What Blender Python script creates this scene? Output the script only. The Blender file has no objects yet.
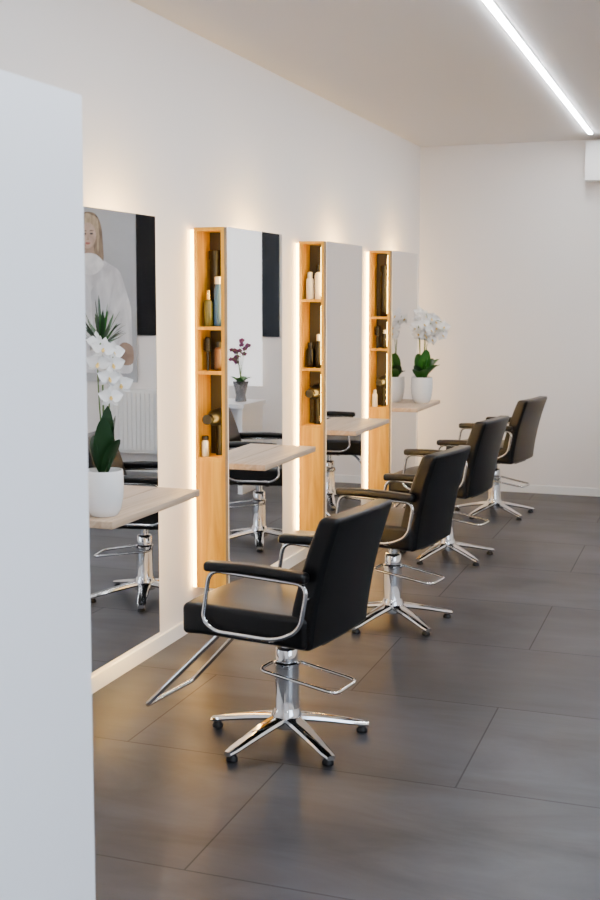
import bpy, bmesh, math, random
from mathutils import Vector, Matrix
random.seed(7)
scene=bpy.context.scene
COL=bpy.context.collection

# ------------------------------------------------------------------ materials
def mat(name,col,rough=.5,metal=0,spec=None,emis=None,estr=0,coat=0,sss=0):
    m=bpy.data.materials.new(name);m.use_nodes=True
    b=m.node_tree.nodes['Principled BSDF']
    b.inputs['Base Color'].default_value=(*col,1)
    b.inputs['Roughness'].default_value=rough
    b.inputs['Metallic'].default_value=metal
    if spec is not None:b.inputs['Specular IOR Level'].default_value=spec
    if coat:b.inputs['Coat Weight'].default_value=coat
    if emis:
        b.inputs['Emission Color'].default_value=(*emis,1);b.inputs['Emission Strength'].default_value=estr
    return m
def noise_bump(m,scale,strength,dist=.002,detail=3):
    nt=m.node_tree;b=nt.nodes['Principled BSDF']
    tc=nt.nodes.new('ShaderNodeTexCoord');n=nt.nodes.new('ShaderNodeTexNoise')
    n.inputs['Scale'].default_value=scale;n.inputs['Detail'].default_value=detail
    bp=nt.nodes.new('ShaderNodeBump');bp.inputs['Strength'].default_value=strength;bp.inputs['Distance'].default_value=dist
    nt.links.new(tc.outputs['Object'],n.inputs['Vector']);nt.links.new(n.outputs['Fac'],bp.inputs['Height']);nt.links.new(bp.outputs['Normal'],b.inputs['Normal'])
    return m
def mottled(name,c1,c2,scale,stretch=(1,1,1),rough=.6,emis=0):
    m=mat(name,c1,rough);nt=m.node_tree;b=nt.nodes['Principled BSDF']
    tc=nt.nodes.new('ShaderNodeTexCoord');mp=nt.nodes.new('ShaderNodeMapping');mp.inputs['Scale'].default_value=stretch
    n=nt.nodes.new('ShaderNodeTexNoise');n.inputs['Scale'].default_value=scale;n.inputs['Detail'].default_value=5;n.inputs['Distortion'].default_value=.6
    r=nt.nodes.new('ShaderNodeValToRGB');r.color_ramp.elements[0].position=.32;r.color_ramp.elements[1].position=.68
    r.color_ramp.elements[0].color=(*c1,1);r.color_ramp.elements[1].color=(*c2,1)
    nt.links.new(tc.outputs['Object'],mp.inputs['Vector']);nt.links.new(mp.outputs['Vector'],n.inputs['Vector'])
    nt.links.new(n.outputs['Fac'],r.inputs['Fac']);nt.links.new(r.outputs['Color'],b.inputs['Base Color'])
    return m
def wood(name,c1,c2,axis,rough=.45):
    m=mat(name,c1,rough,spec=.3);nt=m.node_tree;b=nt.nodes['Principled BSDF']
    tc=nt.nodes.new('ShaderNodeTexCoord');mp=nt.nodes.new('ShaderNodeMapping')
    sc=[14,14,14];sc[axis]=.9;mp.inputs['Scale'].default_value=sc
    n=nt.nodes.new('ShaderNodeTexNoise');n.inputs['Scale'].default_value=2.2;n.inputs['Detail'].default_value=6;n.inputs['Distortion'].default_value=1.2
    r=nt.nodes.new('ShaderNodeValToRGB');r.color_ramp.elements[0].position=.3;r.color_ramp.elements[1].position=.72
    r.color_ramp.elements[0].color=(*c1,1);r.color_ramp.elements[1].color=(*c2,1)
    nt.links.new(tc.outputs['Object'],mp.inputs['Vector']);nt.links.new(mp.outputs['Vector'],n.inputs['Vector'])
    nt.links.new(n.outputs['Fac'],r.inputs['Fac']);nt.links.new(r.outputs['Color'],b.inputs['Base Color'])
    return m
M={}
M['wall']=noise_bump(mat('wall_paint',(.83,.80,.78),.85),60,.08)
M['ceil']=noise_bump(mat('ceiling_paint',(.74,.725,.72),.9),60,.05)
M['trim']=mat('white_trim',(.86,.86,.85),.4)
M['white']=mat('white_laminate',(.82,.845,.885),.35)
M['mirror']=mat('mirror_glass',(.99,.99,.99),0.0,1.0)
M['mback']=mat('mirror_edge',(.16,.13,.10),.4)
M['wood']=wood('oak_cabinet',(.44,.21,.010),(.68,.39,.035),2)
M['woodt']=wood('oak_counter',(.38,.27,.18),(.56,.43,.31),1)
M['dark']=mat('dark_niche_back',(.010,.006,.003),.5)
M['led']=mat('cool_led',(1,1,1),.5,emis=(.93,.96,1.0),estr=122)
M['warm']=mat('warm_led',(1,.9,.7),.5,emis=(1,.64,.16),estr=52)
M['warmthin']=mat('warm_led_profile',(1,.9,.7),.5,emis=(1,.60,.17),estr=34)
M['warmback']=mat('warm_led_backlight',(1,.9,.7),.5,emis=(1,.60,.17),estr=360)
M['chrome']=mat('chrome',(.72,.73,.745),.06,1)
M['leather']=noise_bump(mat('black_leather',(.0012,.0013,.0017),.33,spec=.27),220,.10,.001)
M['rubber']=mat('black_plastic',(.003,.003,.0035),.35,spec=.3)
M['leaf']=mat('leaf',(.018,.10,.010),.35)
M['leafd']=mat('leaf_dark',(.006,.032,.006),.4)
M['stem']=mat('stem',(.10,.16,.03),.5)
M['petal']=mat('white_petal',(.80,.79,.77),.6)
M['petalp']=mat('purple_petal',(.13,.008,.07),.5)
M['lip']=mat('orchid_lip',(.75,.5,.12),.5)
M['pot']=mat('white_ceramic',(.82,.82,.81),.18)
M['soil']=mat('bark_soil',(.06,.04,.025),.9)
M['glassdark']=mat('window_night_glass',(.003,.003,.004),.25,spec=.2)
M['amber']=mat('olive_bottle',(.06,.06,.008),.25)
M['blue']=mat('blue_bottle',(.008,.05,.17),.25)
M['gold']=mat('gold_cap',(.7,.5,.15),.25,1)
M['bot_w']=mat('white_bottle',(.60,.56,.50),.3)
M['bot_k']=mat('black_bottle',(.003,.0025,.0025),.25,spec=.25)
M['brown']=mat('brown_brush',(.05,.018,.008),.4)
M['silver']=mat('silver_can',(.6,.6,.6),.3,.8)
M['vase']=mat('smoky_vase',(.20,.20,.21),.1)
M['vase'].node_tree.nodes['Principled BSDF'].inputs['Transmission Weight'].default_value=.6
M['rad']=mat('radiator_enamel',(.82,.82,.80),.35)
def floor_mat():
    m=mat('grey_floor_tiles',(.1,.1,.1),.4,spec=.33);nt=m.node_tree;b=nt.nodes['Principled BSDF'];L=nt.links.new
    tc=nt.nodes.new('ShaderNodeTexCoord');mp=nt.nodes.new('ShaderNodeMapping');mp.inputs['Location'].default_value=(.16,-3.16+.8*10,0)
    br=nt.nodes.new('ShaderNodeTexBrick');br.offset=.5
    br.inputs['Color1'].default_value=(.019,.020,.0255,1);br.inputs['Color2'].default_value=(.034,.0355,.043,1);br.inputs['Mortar'].default_value=(.009,.009,.011,1)
    br.inputs['Scale'].default_value=1;br.inputs['Mortar Size'].default_value=.0032;br.inputs['Brick Width'].default_value=1.2;br.inputs['Row Height'].default_value=.8;br.inputs['Mortar Smooth'].default_value=.3
    n=nt.nodes.new('ShaderNodeTexNoise');n.inputs['Scale'].default_value=1.6;n.inputs['Detail'].default_value=10;n.inputs['Roughness'].default_value=.62;n.inputs['Distortion'].default_value=.5
    mp2=nt.nodes.new('ShaderNodeMapping');mp2.inputs['Scale'].default_value=(.8,2.4,1);mp2.inputs['Rotation'].default_value=(0,0,.35)
    mr=nt.nodes.new('ShaderNodeMapRange');mr.inputs['From Min'].default_value=.3;mr.inputs['From Max'].default_value=.7;mr.inputs['To Min'].default_value=.4;mr.inputs['To Max'].default_value=2.0
    mx=nt.nodes.new('ShaderNodeVectorMath');mx.operation='SCALE'
    L(tc.outputs['Object'],mp.inputs['Vector']);L(mp.outputs['Vector'],br.inputs['Vector'])
    L(tc.outputs['Object'],mp2.inputs['Vector']);L(mp2.outputs['Vector'],n.inputs['Vector']);L(n.outputs['Fac'],mr.inputs['Value'])
    L(br.outputs['Color'],mx.inputs[0]);L(mr.outputs['Result'],mx.inputs['Scale']);L(mx.outputs['Vector'],b.inputs['Base Color'])
    n2=nt.nodes.new('ShaderNodeTexNoise');n2.inputs['Scale'].default_value=1.2;n2.inputs['Detail'].default_value=3
    L(tc.outputs['Object'],n2.inputs['Vector'])
    r2=nt.nodes.new('ShaderNodeMapRange');r2.inputs['From Min'].default_value=.2;r2.inputs['From Max'].default_value=.8;r2.inputs['To Min'].default_value=.33;r2.inputs['To Max'].default_value=.46
    L(n2.outputs['Fac'],r2.inputs['Value'])
    ma=nt.nodes.new('ShaderNodeMath');ma.operation='MULTIPLY_ADD';ma.inputs[1].default_value=.15
    L(br.outputs['Fac'],ma.inputs[0]);L(r2.outputs['Result'],ma.inputs[2]);L(ma.outputs[0],b.inputs['Roughness'])
    bp=nt.nodes.new('ShaderNodeBump');bp.inputs['Strength'].default_value=.25;bp.inputs['Distance'].default_value=.001;bp.invert=True
    L(br.outputs['Fac'],bp.inputs['Height']);L(bp.outputs['Normal'],b.inputs['Normal'])
    return m
M['floor']=floor_mat()

# ------------------------------------------------------------------ mesh builder
def rot_frames(pts):
    T=[]
    n=len(pts)
    for i in range(n):
        a=pts[max(i-1,0)];b=pts[min(i+1,n-1)]
        T.append((b-a).normalized())
    up=Vector((0,0,1)) if abs(T[0].z)<.9 else Vector((1,0,0))
    N=(up-T[0]*up.dot(T[0])).normalized();fr=[]
    for t in T:
        N=(N-t*N.dot(t));N.normalize();fr.append((N.copy(),t.cross(N)))
    return fr
def fillet(pts,r,seg=6,closed=False):
    pts=[Vector(p) for p in pts];out=[];n=len(pts)
    rng=range(n) if closed else range(1,n-1)
    if not closed:out.append(pts[0])
    for i in rng:
        p=pts[i];a=(pts[i-1]-p);b=(pts[(i+1)%n]-p)
        rr=min(r,a.length*.48,b.length*.48)
        A=p+a.normalized()*rr;B=p+b.normalized()*rr
        for k in range(seg+1):
            t=k/seg;out.append(A*(1-t)**2+p*2*t*(1-t)+B*t*t)
    if not closed:out.append(pts[-1])
    return out
class MB:
    def __init__(s):s.v=[];s.f=[];s.m=[];s.mats=[];s.X=None
    def mi(s,k):
        if k not in s.mats:s.mats.append(k)
        return s.mats.index(k)
    def add(s,vs,fs,k):
        o=len(s.v);i=s.mi(k)
        s.v+=[tuple(s.X@Vector(v)) if s.X else tuple(v) for v in vs]
        for f in fs:s.f.append([o+j for j in f]);s.m.append(i)
    def box(s,a,b,k):
        x0,y0,z0=a;x1,y1,z1=b
        s.add([(x0,y0,z0),(x1,y0,z0),(x1,y1,z0),(x0,y1,z0),(x0,y0,z1),(x1,y0,z1),(x1,y1,z1),(x0,y1,z1)],
              [(0,3,2,1),(4,5,6,7),(0,1,5,4),(1,2,6,5),(2,3,7,6),(3,0,4,7)],k)
    def rbox(s,c,h,r,k,seg=3,inner=4,fn=None):
        def coords(hh):
            L=[]
            for i in range(seg+1):L.append(-hh+r*i/seg)
            for i in range(1,inner):L.append(-(hh-r)+2*(hh-r)*i/inner)
            for i in range(seg+1):L.append(hh-r+r*i/seg)
            return L
        C=[coords(x) for x in h];idx={};vs=[];fs=[]
        def vid(i,j,l):
            key=(i,j,l)
            if key in idx:return idx[key]
            P=Vector((C[0][i],C[1][j],C[2][l]))
            q=Vector([max(-(h[a]-r),min(h[a]-r,P[a])) for a in range(3)])
            d=P-q
            if d.length>1e-9:P=q+d.normalized()*r
            P=P+Vector(c)
            if fn:P=Vector(fn(P))
            idx[key]=len(vs);vs.append(P);return idx[key]
        n=[len(x)-1 for x in C]
        for ax in range(3):
            b,d=[a for a in range(3) if a!=ax]
            for side in (0,n[ax]):
                for i in range(n[b]):
                    for j in range(n[d]):
                        q=[]
                        for (u,w) in ((i,j),(i+1,j),(i+1,j+1),(i,j+1)):
                            t=[0,0,0];t[ax]=side;t[b]=u;t[d]=w;q.append(vid(*t))
                        fs.append(q if side else q[::-1])
        s.add(vs,fs,k)
    def tube(s,pts,r,k,n=10,closed=False,sx=1,cap=True):
        pts=[Vector(p) for p in pts]
        rs=r if isinstance(r,(list,tuple)) else [r]*len(pts)
        if closed:
            P2=[pts[-1]]+pts+[pts[0]];fr=rot_frames(P2)[1:-1]
        else:fr=rot_frames(pts)
        vs=[];fs=[]
        for p,(N,B),rr in zip(pts,fr,rs):
            for i in range(n):
                a=2*math.pi*i/n;vs.append(p+N*math.cos(a)*rr+B*math.sin(a)*rr*sx)
        m=len(pts)
        for j in range(m if closed else m-1):
            for i in range(n):
                a=j*n+i;b=j*n+(i+1)%n;c=((j+1)%m)*n+(i+1)%n;d=((j+1)%m)*n+i
                fs.append((a,b,c,d))
        if not closed and cap:
            fs.append(tuple(range(n))[::-1]);fs.append(tuple((m-1)*n+i for i in range(n)))
        s.add(vs,fs,k)
    def lathe(s,c,prof,k,n=24):
        c=Vector(c);vs=[];fs=[]
        for r,z in prof:
            for i in range(n):
                a=2*math.pi*i/n;vs.append(c+Vector((r*math.cos(a),r*math.sin(a),z)))
        for j in range(len(prof)-1):
            for i in range(n):fs.append((j*n+i,j*n+(i+1)%n,(j+1)*n+(i+1)%n,(j+1)*n+i))
        fs.append(tuple(range(n))[::-1]);m=len(prof)-1;fs.append(tuple(m*n+i for i in range(n)))
        s.add(vs,fs,k)
    def strip(s,rows,k):
        n=len(rows[0]);vs=[p for r in rows for p in r];fs=[]
        for j in range(len(rows)-1):
            for i in range(n-1):fs.append((j*n+i,j*n+i+1,(j+1)*n+i+1,(j+1)*n+i))
        s.add(vs,fs,k)
    def poly(s,pts,k):s.add(pts,[tuple(range(len(pts)))],k)
    def soften_wall(s,lim):
        s.v=[((lim+(x-lim)*.12) if x<lim else x,y,z) for x,y,z in s.v];return s
    def mesh(s,name,recalc=True,ang=40):
        me=bpy.data.meshes.new(name);me.from_pydata(s.v,[],s.f)
        for k in s.mats:me.materials.append(M[k])
        for p,i in zip(me.polygons,s.m):p.material_index=i;p.use_smooth=True
        if recalc:
            bm=bmesh.new();bm.from_mesh(me);bmesh.ops.recalc_face_normals(bm,faces=bm.faces);bm.to_mesh(me);bm.free()
        me.set_sharp_from_angle(angle=math.radians(ang));me.update();return me
def obj(name,me,loc=(0,0,0),parent=None,rz=0):
    o=bpy.data.objects.new(name,me);COL.objects.link(o);o.location=loc;o.rotation_euler[2]=rz
    if parent:o.parent=parent
    return o
def empty(name,loc=(0,0,0),rz=0):
    o=bpy.data.objects.new(name,None);COL.objects.link(o);o.location=loc;o.rotation_euler[2]=rz;o.empty_display_size=.1;return o
def boxobj(name,a,b,k,parent=None):
    c=[(x+y)/2 for x,y in zip(a,b)];m=MB();m.box([x-z for x,z in zip(a,c)],[x-z for x,z in zip(b,c)],k)
    return obj(name,m.mesh(name),c,parent)

# ------------------------------------------------------------------ room
ZC=2.83;YB=9.61;XR=4.7;YF=-2.2
boxobj('floor',(-.2,YF-.2,-.1),(XR+.2,YB+.2,0),'floor')
boxobj('ceiling',(-.2,YF-.2,ZC),(XR+.2,YB+.2,ZC+.1),'ceil')
boxobj('wall_left',(-.2,YF-.2,0),(0,YB+.2,ZC),'wall')
boxobj('wall_back',(0,YB,0),(XR,YB+.2,ZC),'wall')
boxobj('wall_front',(0,YF-.2,0),(XR,YF,ZC),'wall')
m=MB()
m.box((XR,YF-.2,0),(XR+.2,-.6,ZC),'wall');m.box((XR,2.6,0),(XR+.2,YB+.2,ZC),'wall')
m.box((XR,-.6,0),(XR+.2,2.6,.7),'wall');m.box((XR,-.6,2.5),(XR+.2,2.6,ZC),'wall')
obj('wall_right',m.mesh('wall_right'))
m=MB()
for y in (-.6,.96,2.54):m.box((XR+.05,y,.7),(XR+.12,y+.06,2.5),'trim')
m.box((XR+.05,-.6,.7),(XR+.12,2.6,.76),'trim');m.box((XR+.05,-.6,2.44),(XR+.12,2.6,2.5),'trim')
obj('added_window_1',m.mesh('added_window_1'))  # unseen window, added to let cool daylight onto the white cabinet and floor
boxobj('baseboard_left',(0,YF,0),(.014,YB,.065),'trim')
boxobj('baseboard_back',(.014,YB-.014,0),(XR,YB,.065),'trim')
m=MB();m.box((1.64,YB-.012,1.25),(4.35,YB-.001,2.42),'glassdark')
obj('window_2',m.mesh('window_2'))
boxobj('roller_blind_box',(1.35,YB-.16,2.50),(4.4,YB-.001,2.795),'trim')
def led_line(name,x,y0,y1):
    e=empty(name,(x,(y0+y1)/2,ZC));h=(y1-y0)/2
    m=MB();m.box((-.014,-h,-.009),(.014,h,-.003),'led');obj('diffuser',m.mesh('diffuser'),(0,0,0),e)
    m=MB();m.box((-.022,-h-.01,-.003),(.022,h+.01,0),'trim');obj('housing',m.mesh('housing'),(0,0,0),e)
led_line('ceiling_led_strip',1.407,-1.6,9.22)
led_line('ceiling_led_strip',3.4,-1.6,9.22)  # second strip, out of view, added to help light the room

m=MB();m.box((.84,-1.4,0),(1.124,2.10,2.0),'white');m.box((1.124,-1.4,0),(1.142,2.104,2.0),'white')
obj('tall_white_cabinet',m.mesh('tall_white_cabinet'))

# ------------------------------------------------------------------ stations
Y0=3.592;S=1.472;W=.728;P=.198;ZT=1.923;ZB=.207;ZS=.818;TD=.185
CW=.24;ND=.15
shelves=[[1.46,1.25,.84],[1.46,1.25,.84],[1.585,1.18,.84],[1.46,1.235,.82]]
for i in range(4):
    ys=Y0+i*S
    e=empty('wall_mirror',(P,ys,ZB))
    m=MB();m.box((-.004,0.001,0),(0,W,ZT-ZB),'mirror');obj('mirror_pane',m.mesh('mirror_pane'),(0,0,0),e)
    m=MB();m.box((-.018,0,0.0),(-.0045,W-.002,ZT-ZB-.002),'mback');m.box((-.198,W-.20,.3),(-.018,W-.17,.34),'mback');m.box((-.198,W-.20,1.3),(-.018,W-.17,1.34),'mback')
    obj('backing',m.mesh('backing'),(0,0,0),e)
    m=MB();m.box((-.021,W-.045,.02),(-.0185,W-.015,ZT-ZB-.03),'warmback');obj('backlight_far',m.mesh('backlight_far'),(0,0,0),e)
    e=empty('wooden_shelf_cabinet',(0,ys,ZB));h=ZT-ZB;xo=P-.018;t=.016;xi=.026
    m=MB();z=[ZT-ZB]+[q-ZB for q in shelves[i]]
    m.box((xi,0,0),(xi+t,CW,h),'wood');m.box((xo-t,0,0),(xo,CW,h),'wood')
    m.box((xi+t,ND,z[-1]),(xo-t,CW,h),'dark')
    m.box((xi+t,0,h-t),(xo-t,ND,h),'wood')
    for q in z[1:]:m.box((xi+t,.002,q-t),(xo-t,ND,q),'wood')
    m.box((xi+t,.0,0),(xo-t,CW,z[-1]-t),'wood')
    m.box((0.001,.08,.1),(xi,.12,h-.1),'mback')
    obj('carcass',m.mesh('carcass'),(0,0,0),e)
    m=MB()
    for a,b in zip(z[1:],z[:-1]):m.box((xo-t-.005,.012,a+.02),(xo-t,.020,b-t-.02),'warm')
    obj('niche_led',m.mesh('niche_led'),(0,0,0),e)
    m=MB();m.box((0.008,.000,0.0),(.024,.010,h-.01),'warmthin');obj('backlight_near',m.mesh('backlight_near'),(0,0,0),e)
    m=MB();m.rbox((0,0,0),(TD/2,W/2+.005,.014),.004,'woodt',seg=2,inner=2)
    obj('wooden_counter_shelf',m.mesh('wooden_counter_shelf'),(P+TD/2+.001,ys+W/2,ZS-.014))

# ------------------------------------------------------------------ salon chair meshes (front = -X)
def chair_parts():
    parts={}
    m=MB()
    for k in range(5):
        a=math.radians(72*k+41);ca,sa=math.cos(a),math.sin(a);rows=[]
        N=9
        for j in range(N+1):
            t=j/N;r=.02+t*.285;zt=.098-.060*t**1.2;wd=.036-.014*t;hh=.030-.013*t
            if t>.95:wd*=.75
            ring=[]
            for q in range(10):
                b=2*math.pi*q/10;cx=math.copysign(abs(math.cos(b))**.7,math.cos(b))*wd;cz=math.copysign(abs(math.sin(b))**.7,math.sin(b))*hh*.5
                ring.append((r*ca-cx*sa,r*sa+cx*ca,zt-hh*.5+cz))
            rows.append(ring)
        vs=[p for r_ in rows for p in r_];fs=[]
        for j in range(N):
            for q in range(10):fs.append((j*10+q,j*10+(q+1)%10,(j+1)*10+(q+1)%10,(j+1)*10+q))
        fs.append(tuple(range(10)));fs.append(tuple(N*10+q for q in range(10)))
        m.add(vs,fs,'chrome')
        m.lathe((.283*ca,.283*sa,0),[(.016,0),(.021,.003),(.021,.012),(.012,.024)],'rubber',14)
    parts['star_base']=m
    m=MB()
    m.lathe((0,0,0),[(.03,.045),(.055,.05),(.058,.09),(.046,.115),(.044,.12),(.044,.27),(.047,.272),(.047,.285),(.040,.29),(.040,.335),(.036,.34),(.022,.342),(.022,.405)],'chrome',28)
    parts['hydraulic_column']=m
    m=MB()
    m.rbox((0,0,.405),(.11,.10,.012),.006,'rubber',seg=2,inner=2)
    m.box((-.10,-.16,.400),(-.075,.16,.422),'rubber');m.box((.075,-.16,.400),(.10,.16,.422),'rubber')
    parts['seat_plate']=m
    m=MB()
    m.tube(fillet([(-.045,-.03,.285),(-.06,-.10,.275),(.25,-.10,.235),(.25,.07,.235),(.03,.05,.275)],.035),.0065,'chrome')
    parts['pump_lever']=m
    m=MB()
    m.tube(fillet([(-.14,-.10,.405),(-.20,-.10,.405),(-.51,-.165,.085),(-.52,.165,.085),(-.20,.10,.405),(-.14,.10,.405)],.03),.009,'chrome')
    m.tube([(-.10,-.10,.405),(-.16,-.10,.405)],.010,'chrome');m.tube([(-.10,.10,.405),(-.16,.10,.405)],.010,'chrome')
    parts['foot_rest']=m
    def sf(p):
        x,y,z=p
        if x<-.19:z-=.7*(x+.19)**2
        if z>.5:z+=.010*(1-(y/.24)**2)-.005
        return (x,y,z)
    m=MB();m.rbox((-.045,0,.473),(.25,.240,.058),.020,'leather',seg=4,inner=8,fn=sf);parts['seat_cushion']=m
    def bf(p):
        x,y,z=p
        t=(z-.42)/.455
        off=.178+.055*t+.065*t*t
        th=1.2-.30*t if t>0 else 1.2
        cur=-.014*(y/.24)**2
        return (off+x*th+cur,y,z)
    m=MB();m.rbox((0,0,.641),(.042,.226,.232),.019,'leather',seg=5,inner=10,fn=bf)
    m.box((.14,-.10,.40),(.20,.10,.445),'rubber')
    parts['backrest']=m
    m=MB();pads=MB()
    for sgn in (-1,1):
        y=.262*sgn
        m.tube(fillet([(.225,y,.65),(-.160,y,.660),(-.19,y,.48),(-.14,y,.445),(.10,y,.445),(.195,y,.49)],.045,closed=True),.008,'chrome',closed=True)
        m.tube([(-.08,y,.445),(-.08,y*.6,.41)],.008,'chrome');m.tube([(.08,y,.445),(.08,y*.6,.41)],.008,'chrome')
        m.tube([(.215,y,.60),(.215,y*.8,.60)],.008,'chrome')
        def af(p,y=y):
            return (p[0],p[1],p[2]+.008*math.sin((p[0]+.19)/.4*math.pi))
        pads.rbox((.025,y,.672),(.200,.025,.018),.014,'leather',seg=3,inner=6,fn=af)
    parts['arm_frames']=m;parts['arm_pads']=pads
    return parts
CP={k:v.mesh(k) for k,v in chair_parts().items()}
for (x,y,a) in ((.92,3.89,-9),(.88,5.52,-10),(.82,7.03,-9),(.84,8.56,-11)):
    e=empty('salon_chair',(x,y,0),math.radians(a))
    for k,me in CP.items():obj(k,me,(0,0,0),e)

# ------------------------------------------------------------------ orchids
def petal(m,c,u,v,n,L,Wd,k,cup=.15,bulge=.55):
    rows=[]
    for i in range(6):
        t=i/5;w=Wd*math.sin(math.pi*min(1,(t*.93+.04))**bulge*1.0)
        if i==5:w*=.5
        row=[]
        for j in range(-2,3):
            s=j/2
            row.append(c+u*(t*L)+v*(s*w)+n*(cup*L*(t*t-.3*s*s)*-.5))
        rows.append(row)
    m.strip(rows,k)
def flower(m,c,n,size,kp,kl):
    n=n.normalized();up=Vector((0,0,1));u=(up-n*up.dot(n)).normalized();v=n.cross(u)
    roll=random.uniform(-.25,.25)
    def d(a):
        a=a+roll;return u*math.cos(a)+v*math.sin(a)
    for a,L,Wd in ((0,.95,.30),(2.35,.9,.30),(-2.35,.9,.30)):
        petal(m,c-n*.002,d(a),n.cross(d(a)),n,size*L,size*Wd,kp,.35,.8)
    for a in (1.35,-1.35):
        petal(m,c+n*.003,d(a),n.cross(d(a)),n,size,size*.50,kp,.45,.7)
    b=d(math.pi)
    petal(m,c+n*.008,(b*.8+n*.6).normalized(),n.cross(b),n,size*.38,size*.14,kl,-.5,.8)
    m.tube([c,c+n*size*.2,c+n*size*.3-u*size*.1],[size*.08,size*.07,size*.03],kl,6)
def leaf(m,c,ang,L,Wd,rise,droop,k):
    dx=Vector((math.cos(ang),math.sin(ang),0));sd=Vector((-dx.y,dx.x,0));rows=[]
    for i in range(11):
        t=i/10;p=c+dx*(L*t*(1-.15*t))*math.cos(rise)+Vector((0,0,1))*(L*(math.sin(rise)*t-droop*t*t))
        w=Wd*(math.sin(math.pi*(.08+.90*t**.9)))**.7*(1 if t<1 else .2)
        rows.append([p+sd*(-w)+Vector((0,0,w*.35)),p+sd*(-w*.5)+Vector((0,0,w*.08)),p,p+sd*(w*.5)+Vector((0,0,w*.08)),p+sd*w+Vector((0,0,w*.35))])
    m.strip(rows,k)
def curve(p0,p1,p2,p3,n=16):
    p0,p1,p2,p3=[Vector(p) for p in (p0,p1,p2,p3)]
    return [p0*(1-t)**3+p1*3*t*(1-t)**2+p2*3*t*t*(1-t)+p3*t**3 for t in [i/n for i in range(n+1)]]
def pot_mesh(r,h,k='pot',round_=False):
    m=MB()
    if round_:prof=[(r*.62,0),(r*.70,.003),(r*.88,h*.15),(r*.99,h*.4),(r*1.03,h*.65),(r*1.0,h*.95),(r*.98,h),(r*.92,h),(r*.90,h*.86)]
    else:prof=[(r*.72,0),(r*.78,.004),(r*.93,h*.45),(r,h*.97),(r,h),(r*.93,h),(r*.91,h*.86)]
    m.lathe((0,0,0),prof,k,32)
    m.lathe((0,0,0),[(r*.89,h*.80),(r*.87,h*.87),(r*.3,h*.90)],'soil',20);return m
LIM=-.070
e=empty('white_orchid_plant',(.295,3.69,ZS))
obj('pot',pot_mesh(.070,.165,round_=True).mesh('pot'),(0,0,0),e)
m=MB();z=.15
for a,L,wd,ri,dr in ((-1.0,.24,.036,1.30,.05),(.7,.25,.038,1.35,.1),(2.6,.2,.03,1.15,.2),(-.2,.21,.036,1.15,.25),(1.9,.22,.03,1.4,.0),(-.5,.26,.036,1.42,.0)):
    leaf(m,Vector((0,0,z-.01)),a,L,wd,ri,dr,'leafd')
obj('leaves',m.soften_wall(LIM).mesh('leaves',False),(0,0,0),e)
m=MB();stems=MB()
c1=curve((.01,0,z-.01),(.0,-.02,.35),(-.03,.0,.60),(.03,-.06,.62));stems.tube(c1,.003,'stem',6)
c2=curve((-.01,.01,z-.01),(.02,.03,.35),(.0,.05,.55),(.05,-.01,.57));stems.tube(c2,.003,'stem',6)
for (x,y,zz) in ((.035,-.05,.60),(.05,-.01,.545),(.01,-.045,.55),(.055,-.05,.50),(.0,-.03,.62),(.03,.03,.585),(.06,.03,.47),(.045,-.02,.43)):
    flower(m,Vector((x,y,zz)),Vector((.75+random.uniform(-.4,.4),-.75+random.uniform(-.4,.4),random.uniform(-.2,.3))),.046,'petal','lip')
obj('stems',stems.mesh('stems'),(0,0,0),e);obj('flowers',m.soften_wall(LIM).mesh('flowers',False),(0,0,0),e)
m=MB()
for k in range(40):
    a=random.uniform(0,6.28);ri=random.uniform(.5,1.45)
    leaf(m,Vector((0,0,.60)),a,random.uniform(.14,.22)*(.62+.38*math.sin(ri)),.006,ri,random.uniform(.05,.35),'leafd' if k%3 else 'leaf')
m.tube(curve((0,.01,z-.02),(-.01,.02,.3),(.0,.01,.45),(0,0,.61)),.004,'stem',6)
obj('spiky_foliage',m.soften_wall(LIM).mesh('spiky_foliage',False),(0,0,0),e)
e=empty('white_orchid_plant',(.305,8.47,ZS))
obj('pot',pot_mesh(.078,.19,round_=True).mesh('pot'),(0,0,0),e)
m=MB();z=.17
for a,L,wd,ri,dr in ((-.3,.28,.06,.9,.35),(.9,.26,.055,1.1,.25),(2.4,.17,.05,.9,.4),(-1.5,.26,.06,.8,.4),(-2.2,.17,.05,1.1,.2),(.2,.26,.05,1.3,.1),(-.9,.28,.05,1.25,.1),(-1.9,.24,.05,1.3,.1),(.6,.3,.05,1.0,.3)):
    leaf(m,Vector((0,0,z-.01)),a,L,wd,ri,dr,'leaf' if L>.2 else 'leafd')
obj('leaves',m.soften_wall(-.08).mesh('leaves',False),(0,0,0),e)
m=MB();stems=MB()
for (tx,ty,tz,mx) in ((.17,-.02,.58,.02),(.02,-.20,.56,-.02),(-.04,.06,.63,-.02),(.14,.10,.52,.03),(.06,-.10,.63,.02)):
    cc=curve((mx*.4,0,z-.02),(mx,0,.42),(mx,ty*.3,tz+.13),(tx,ty,tz));stems.tube(cc,.003,'stem',6)
    for q in range(7):
        t=.5+q*.083;p=cc[min(16,int(t*16))]
        p=p+Vector((random.uniform(-.03,.04),random.uniform(-.04,.04),random.uniform(-.05,.01)))
        flower(m,p,Vector((.5+random.uniform(-.4,.4),-.8+random.uniform(-.3,.3),random.uniform(-.1,.2))),.054,'petal','lip')
obj('stems',stems.mesh('stems'),(0,0,0),e);obj('flowers',m.soften_wall(-.08).mesh('flowers',False),(0,0,0),e)

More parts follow.
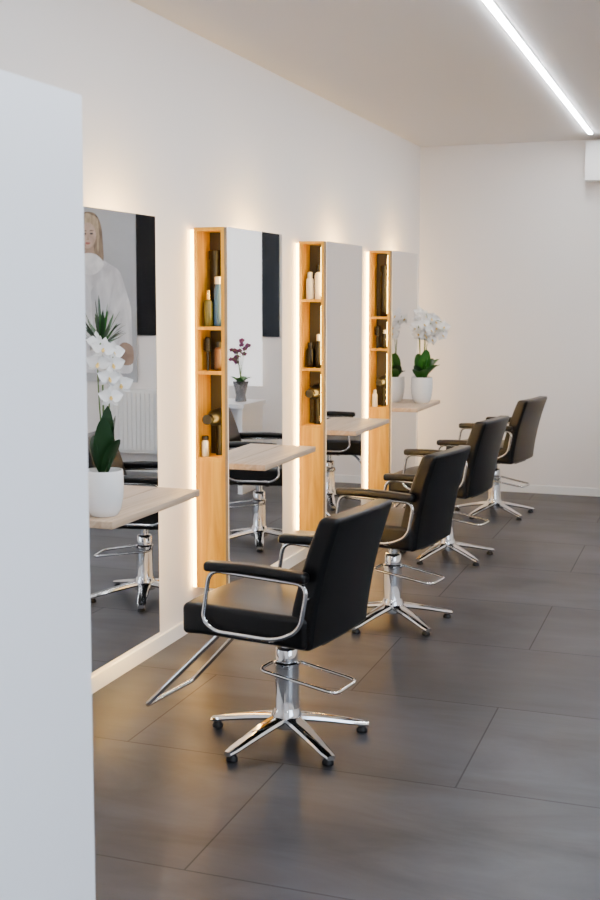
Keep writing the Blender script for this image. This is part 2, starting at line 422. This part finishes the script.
# ------------------------------------------------------------------ things seen only in the mirrors
m=MB();m.box((1.62,8.72,.70),(2.30,9.22,.735),'white');m.box((1.64,8.74,0),(1.68,9.20,.70),'white');m.box((2.24,8.74,0),(2.28,9.20,.70),'white');m.box((1.68,9.16,.35),(2.24,9.18,.70),'white')
obj('white_side_table',m.mesh('white_side_table'))
e=empty('purple_orchid_plant',(1.75,8.98,.735))
m=MB();m.lathe((0,0,0),[(.045,0),(.05,.004),(.04,.05),(.055,.12),(.07,.17),(.066,.17)],'vase');obj('vase',m.mesh('vase'),(0,0,0),e)
m=MB();stems=MB()
for (tx,ty,tz) in ((-.09,-.03,.46),(.06,-.05,.42),(.0,.04,.50),(.08,.0,.34)):
    cc=curve((0,0,.05),(0,0,.3),(tx*.4,0,tz+.05),(tx,ty,tz));stems.tube(cc,.003,'stem',6)
    for q in range(4):
        p=cc[9+q*2]+Vector((random.uniform(-.02,.02),random.uniform(-.02,.02),0))
        flower(m,p,Vector((-.4,-.8,.1)),.027,'petalp','petalp')
for a in (0,1.6,3.1,4.6):leaf(stems,Vector((0,0,.14)),a,.17,.03,.8,.35,'leaf')
obj('stems',stems.mesh('stems',False),(0,0,0),e);obj('flowers',m.mesh('flowers',False),(0,0,0),e)
m=MB();x=2.40
m.box((2.40,YB-.10,.18),(3.33,YB-.03,.76),'rad')
while x<3.30:
    m.box((x+.008,YB-.112,.21),(x+.036,YB-.10,.73),'rad');x+=.045
m.tube([(3.38,YB-.06,0),(3.38,YB-.06,.24),(3.33,YB-.06,.24)],.009,'rad')
m.box((2.6,YB-.03,.4),(2.64,YB-.001,.44),'rad');m.box((3.1,YB-.03,.4),(3.14,YB-.001,.44),'rad')
obj('radiator',m.mesh('radiator'))
# posters
M['p_bg']=mottled('poster_grey',(.34,.35,.37),(.46,.47,.49),1.2);M['p_white_glow']=mat('poster_white_glow',(.86,.86,.87),.6,emis=(1,1,1),estr=.9);M['p_coat']=mottled('poster_coat',(.52,.52,.55),(.88,.88,.89),3.5,(2.2,1,.7))  # white poster is no lamp; emission added to brighten it in the mirror
M['p_collar']=mottled('poster_collar',(.62,.62,.64),(.90,.90,.90),7)
M['p_fold']=mottled('poster_fold',(.46,.46,.49),(.66,.66,.68),6)
M['p_skin']=mottled('poster_skin',(.36,.25,.19),(.56,.41,.33),7);M['p_shade']=mottled('poster_skin_shade',(.24,.16,.12),(.36,.25,.19),8);M['p_hair']=mottled('poster_hair',(.09,.06,.04),(.26,.18,.11),9,(4,1,1));M['p_hair2']=mottled('poster_hair_light',(.20,.145,.09),(.52,.40,.27),9,(4,1,1))
M['p_dark']=mat('poster_dark',(.03,.02,.02),.6);M['p_lips']=mat('poster_lips',(.30,.09,.08),.6)
def ell(cx,cz,rx,rz,y,n=28,rot=0):
    out=[]
    for i in range(n):
        a=2*math.pi*i/n;X=rx*math.cos(a);Z=rz*math.sin(a)
        out.append((cx+X*math.cos(rot)-Z*math.sin(rot),y,cz+X*math.sin(rot)+Z*math.cos(rot)))
    return out
def sm(pts,y,r=.06):
    c=fillet([(a,y,b) for a,b in pts],r,4,closed=True);return [tuple(p) for p in c]
yp=YB-.026
m=MB();m.box((3.02,yp,.82),(4.05,yp+.012,2.42),'p_bg')
m.poly(sm([(3.06,.90),(3.95,.90),(3.98,1.55),(3.86,1.84),(3.60,1.95),(3.38,1.95),(3.18,1.84),(3.07,1.5)],yp-.001),'p_coat')
for a in ((3.24,1.75,3.36,1.1),(3.64,1.7,3.56,1.0),(3.80,1.6,3.78,1.05),(3.15,1.5,3.22,1.0),(3.46,1.70,3.44,1.2),(3.30,1.5,3.18,1.25)):
    m.poly(sm([(a[0]-.01,a[1]),(a[0]+.025,a[1]-.05),(a[2]+.02,a[3]),(a[2],a[3]+.06)],yp-.002,.02),'p_fold')
m.poly(sm([(3.05,1.16),(3.17,1.20),(3.24,1.08),(3.17,.97),(3.05,.98)],yp-.003),'p_shade')
cx0=3.49
m.poly(sm([(cx0-.13,2.24),(cx0-.08,2.36),(cx0+.05,2.385),(cx0+.14,2.30),(cx0+.15,2.10),(cx0+.17,1.88),(cx0+.08,1.82),(cx0-.08,1.84),(cx0-.15,1.92),(cx0-.14,2.1)],yp-.002),'p_hair')
m.poly(sm([(cx0-.05,1.90),(cx0+.06,1.90),(cx0+.055,2.10),(cx0-.045,2.10)],yp-.003,.02),'p_shade')
m.poly(sm([(cx0-.17,1.90),(cx0-.06,2.00),(cx0+.08,2.00),(cx0+.17,1.90),(cx0+.05,1.80),(cx0-.06,1.80)],yp-.0035),'p_collar')
m.poly(ell(cx0+.01,2.165,.084,.125,yp-.004,rot=.08),'p_skin')
m.poly(sm([(cx0+.06,2.24),(cx0+.095,2.20),(cx0+.08,2.09),(cx0+.03,2.05),(cx0+.06,2.12)],yp-.0045,.02),'p_shade')
m.poly(sm([(cx0-.105,2.16),(cx0-.09,2.32),(cx0+.03,2.37),(cx0+.12,2.28),(cx0+.115,2.14),(cx0+.085,2.24),(cx0+.02,2.285),(cx0-.055,2.25),(cx0-.075,2.16),(cx0-.09,1.98)],yp-.005,.03),'p_hair2')
for cx in (cx0-.025,cx0+.045):
    m.poly(ell(cx,2.175,.018,.009,yp-.006),'p_dark');m.poly(ell(cx,2.202,.022,.006,yp-.006),'p_hair')
m.poly([(cx0+.012,yp-.006,2.16),(cx0+.026,yp-.006,2.118),(cx0-.002,yp-.006,2.118)],'p_shade');m.poly(ell(cx0+.014,2.088,.026,.011,yp-.006),'p_lips')
obj('portrait_poster',m.mesh('portrait_poster',False))
m=MB();m.box((1.80,yp,.82),(2.76,yp+.012,2.42),'p_white_glow')
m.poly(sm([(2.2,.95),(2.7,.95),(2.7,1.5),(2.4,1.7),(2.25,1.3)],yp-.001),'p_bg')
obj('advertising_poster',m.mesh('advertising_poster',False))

# ------------------------------------------------------------------ products in the niches
def bottle(name,x,y,z,r,h,kb,kc,neck=.35,cap=.2):
    m=MB();b=h*(1-cap)
    m.lathe((0,0,0),[(r*.9,0),(r,.004),(r,b*.86),(r*.8,b*.95),(r*neck,b),(r*neck,b*1.01)],kb,20)
    m.lathe((0,0,0),[(r*neck*1.25,b),(r*neck*1.3,h-.004),(r*neck*1.1,h)],kc,16)
    return obj(name,m.mesh(name),(x,y,z))
def hairdryer(x,y,z,rz=0,s=1):
    m=MB()
    m.tube([(-.06*s,0,.17*s),(-.055*s,0,.17*s),(.04*s,0,.17*s),(.10*s,0,.17*s)],[.026*s,.038*s,.036*s,.020*s],'rubber',18)
    m.tube([(.10*s,0,.17*s),(.13*s,0,.17*s)],[.018*s,.022*s],'bot_k',16)
    m.tube([(-.02*s,0,.15*s),(-.025*s,0,.07*s),(-.02*s,0,0)],[.022*s,.020*s,.019*s],'rubber',14)
    return obj('hair_dryer',m.mesh('hair_dryer'),(x,y,z),rz=rz)
def brush(x,y,z,k='brown'):
    m=MB();m.tube([(0,0,0),(0,0,.08),(0,0,.09)],[.007,.008,.006],k,10)
    m.lathe((0,0,.088),[(.008,0),(.016,.005),(.016,.065),(.008,.072)],k,14)
    for i in range(60):
        a=i*2.4;zz=.096+.055*(i/60);m.tube([(.015*math.cos(a),.015*math.sin(a),zz),(.023*math.cos(a),.023*math.sin(a),zz)],.0012,'rubber',4)
    return obj('round_hair_brush',m.mesh('round_hair_brush'),(x,y,z))
Y1=Y0+S;Y2=Y0+2*S;Y3=Y0+3*S
bottle('spray_bottle',.080,Y1+.045,1.46,.023,.17,'amber','gold',.4,.25)
bottle('hair_spray_can',.130,Y1+.055,1.46,.025,.235,'blue','silver',.7,.15)
bottle('hair_spray_can',.090,Y1+.112,1.46,.030,.36,'bot_k','bot_k',.9,.12)
brush(.072,Y1+.05,1.25,'rubber');bottle('styling_gel_bottle',.130,Y1+.055,1.25,.026,.14,'brown','bot_k',.6)
hairdryer(.110,Y1+.080,.84,math.radians(-88),1.1)
bottle('styling_gel_bottle',.064,Y1+.03,.84,.018,.10,'silver','bot_k',.7)
bottle('shampoo_bottle',.078,Y2+.05,1.585,.024,.16,'bot_w','bot_w',.5,.2)
bottle('shampoo_bottle',.133,Y2+.05,1.585,.024,.20,'bot_w','bot_k',.5,.2)
bottle('styling_gel_bottle',.078,Y2+.06,1.18,.026,.15,'bot_k','bot_k',.5);bottle('spray_bottle',.132,Y2+.06,1.18,.024,.20,'bot_k','silver',.5)
hairdryer(.110,Y2+.080,.84,math.radians(-88),1.15)
bottle('hair_spray_can',.120,Y3+.08,1.46,.030,.36,'bot_k','bot_k',.9,.12)
brush(.074,Y3+.06,1.235,'rubber');bottle('styling_gel_bottle',.130,Y3+.07,1.235,.026,.13,'bot_k','silver',.5)
bottle('shampoo_bottle',.066,Y3+.03,.82,.020,.12,'bot_w','silver',.5);hairdryer(.115,Y3+.082,.82,math.radians(-88),1.05)

# ------------------------------------------------------------------ world + daylight
w=bpy.data.worlds.new('World');scene.world=w;w.use_nodes=True
bg=w.node_tree.nodes['Background'];bg.inputs[0].default_value=(.68,.81,1,1);bg.inputs[1].default_value=6.8
# ------------------------------------------------------------------ camera
cd=bpy.data.cameras.new('camera');cam=bpy.data.objects.new('camera',cd);COL.objects.link(cam)
cam.location=(2.349,0,1.6);cam.rotation_euler=(math.pi/2-.0934,0,.3405)
cd.sensor_fit='VERTICAL';cd.sensor_height=36;cd.lens=46.95;cd.shift_y=-.0481
cd.clip_start=.05;cd.dof.use_dof=True;cd.dof.focus_distance=5.0;cd.dof.aperture_fstop=5.6
scene.camera=cam
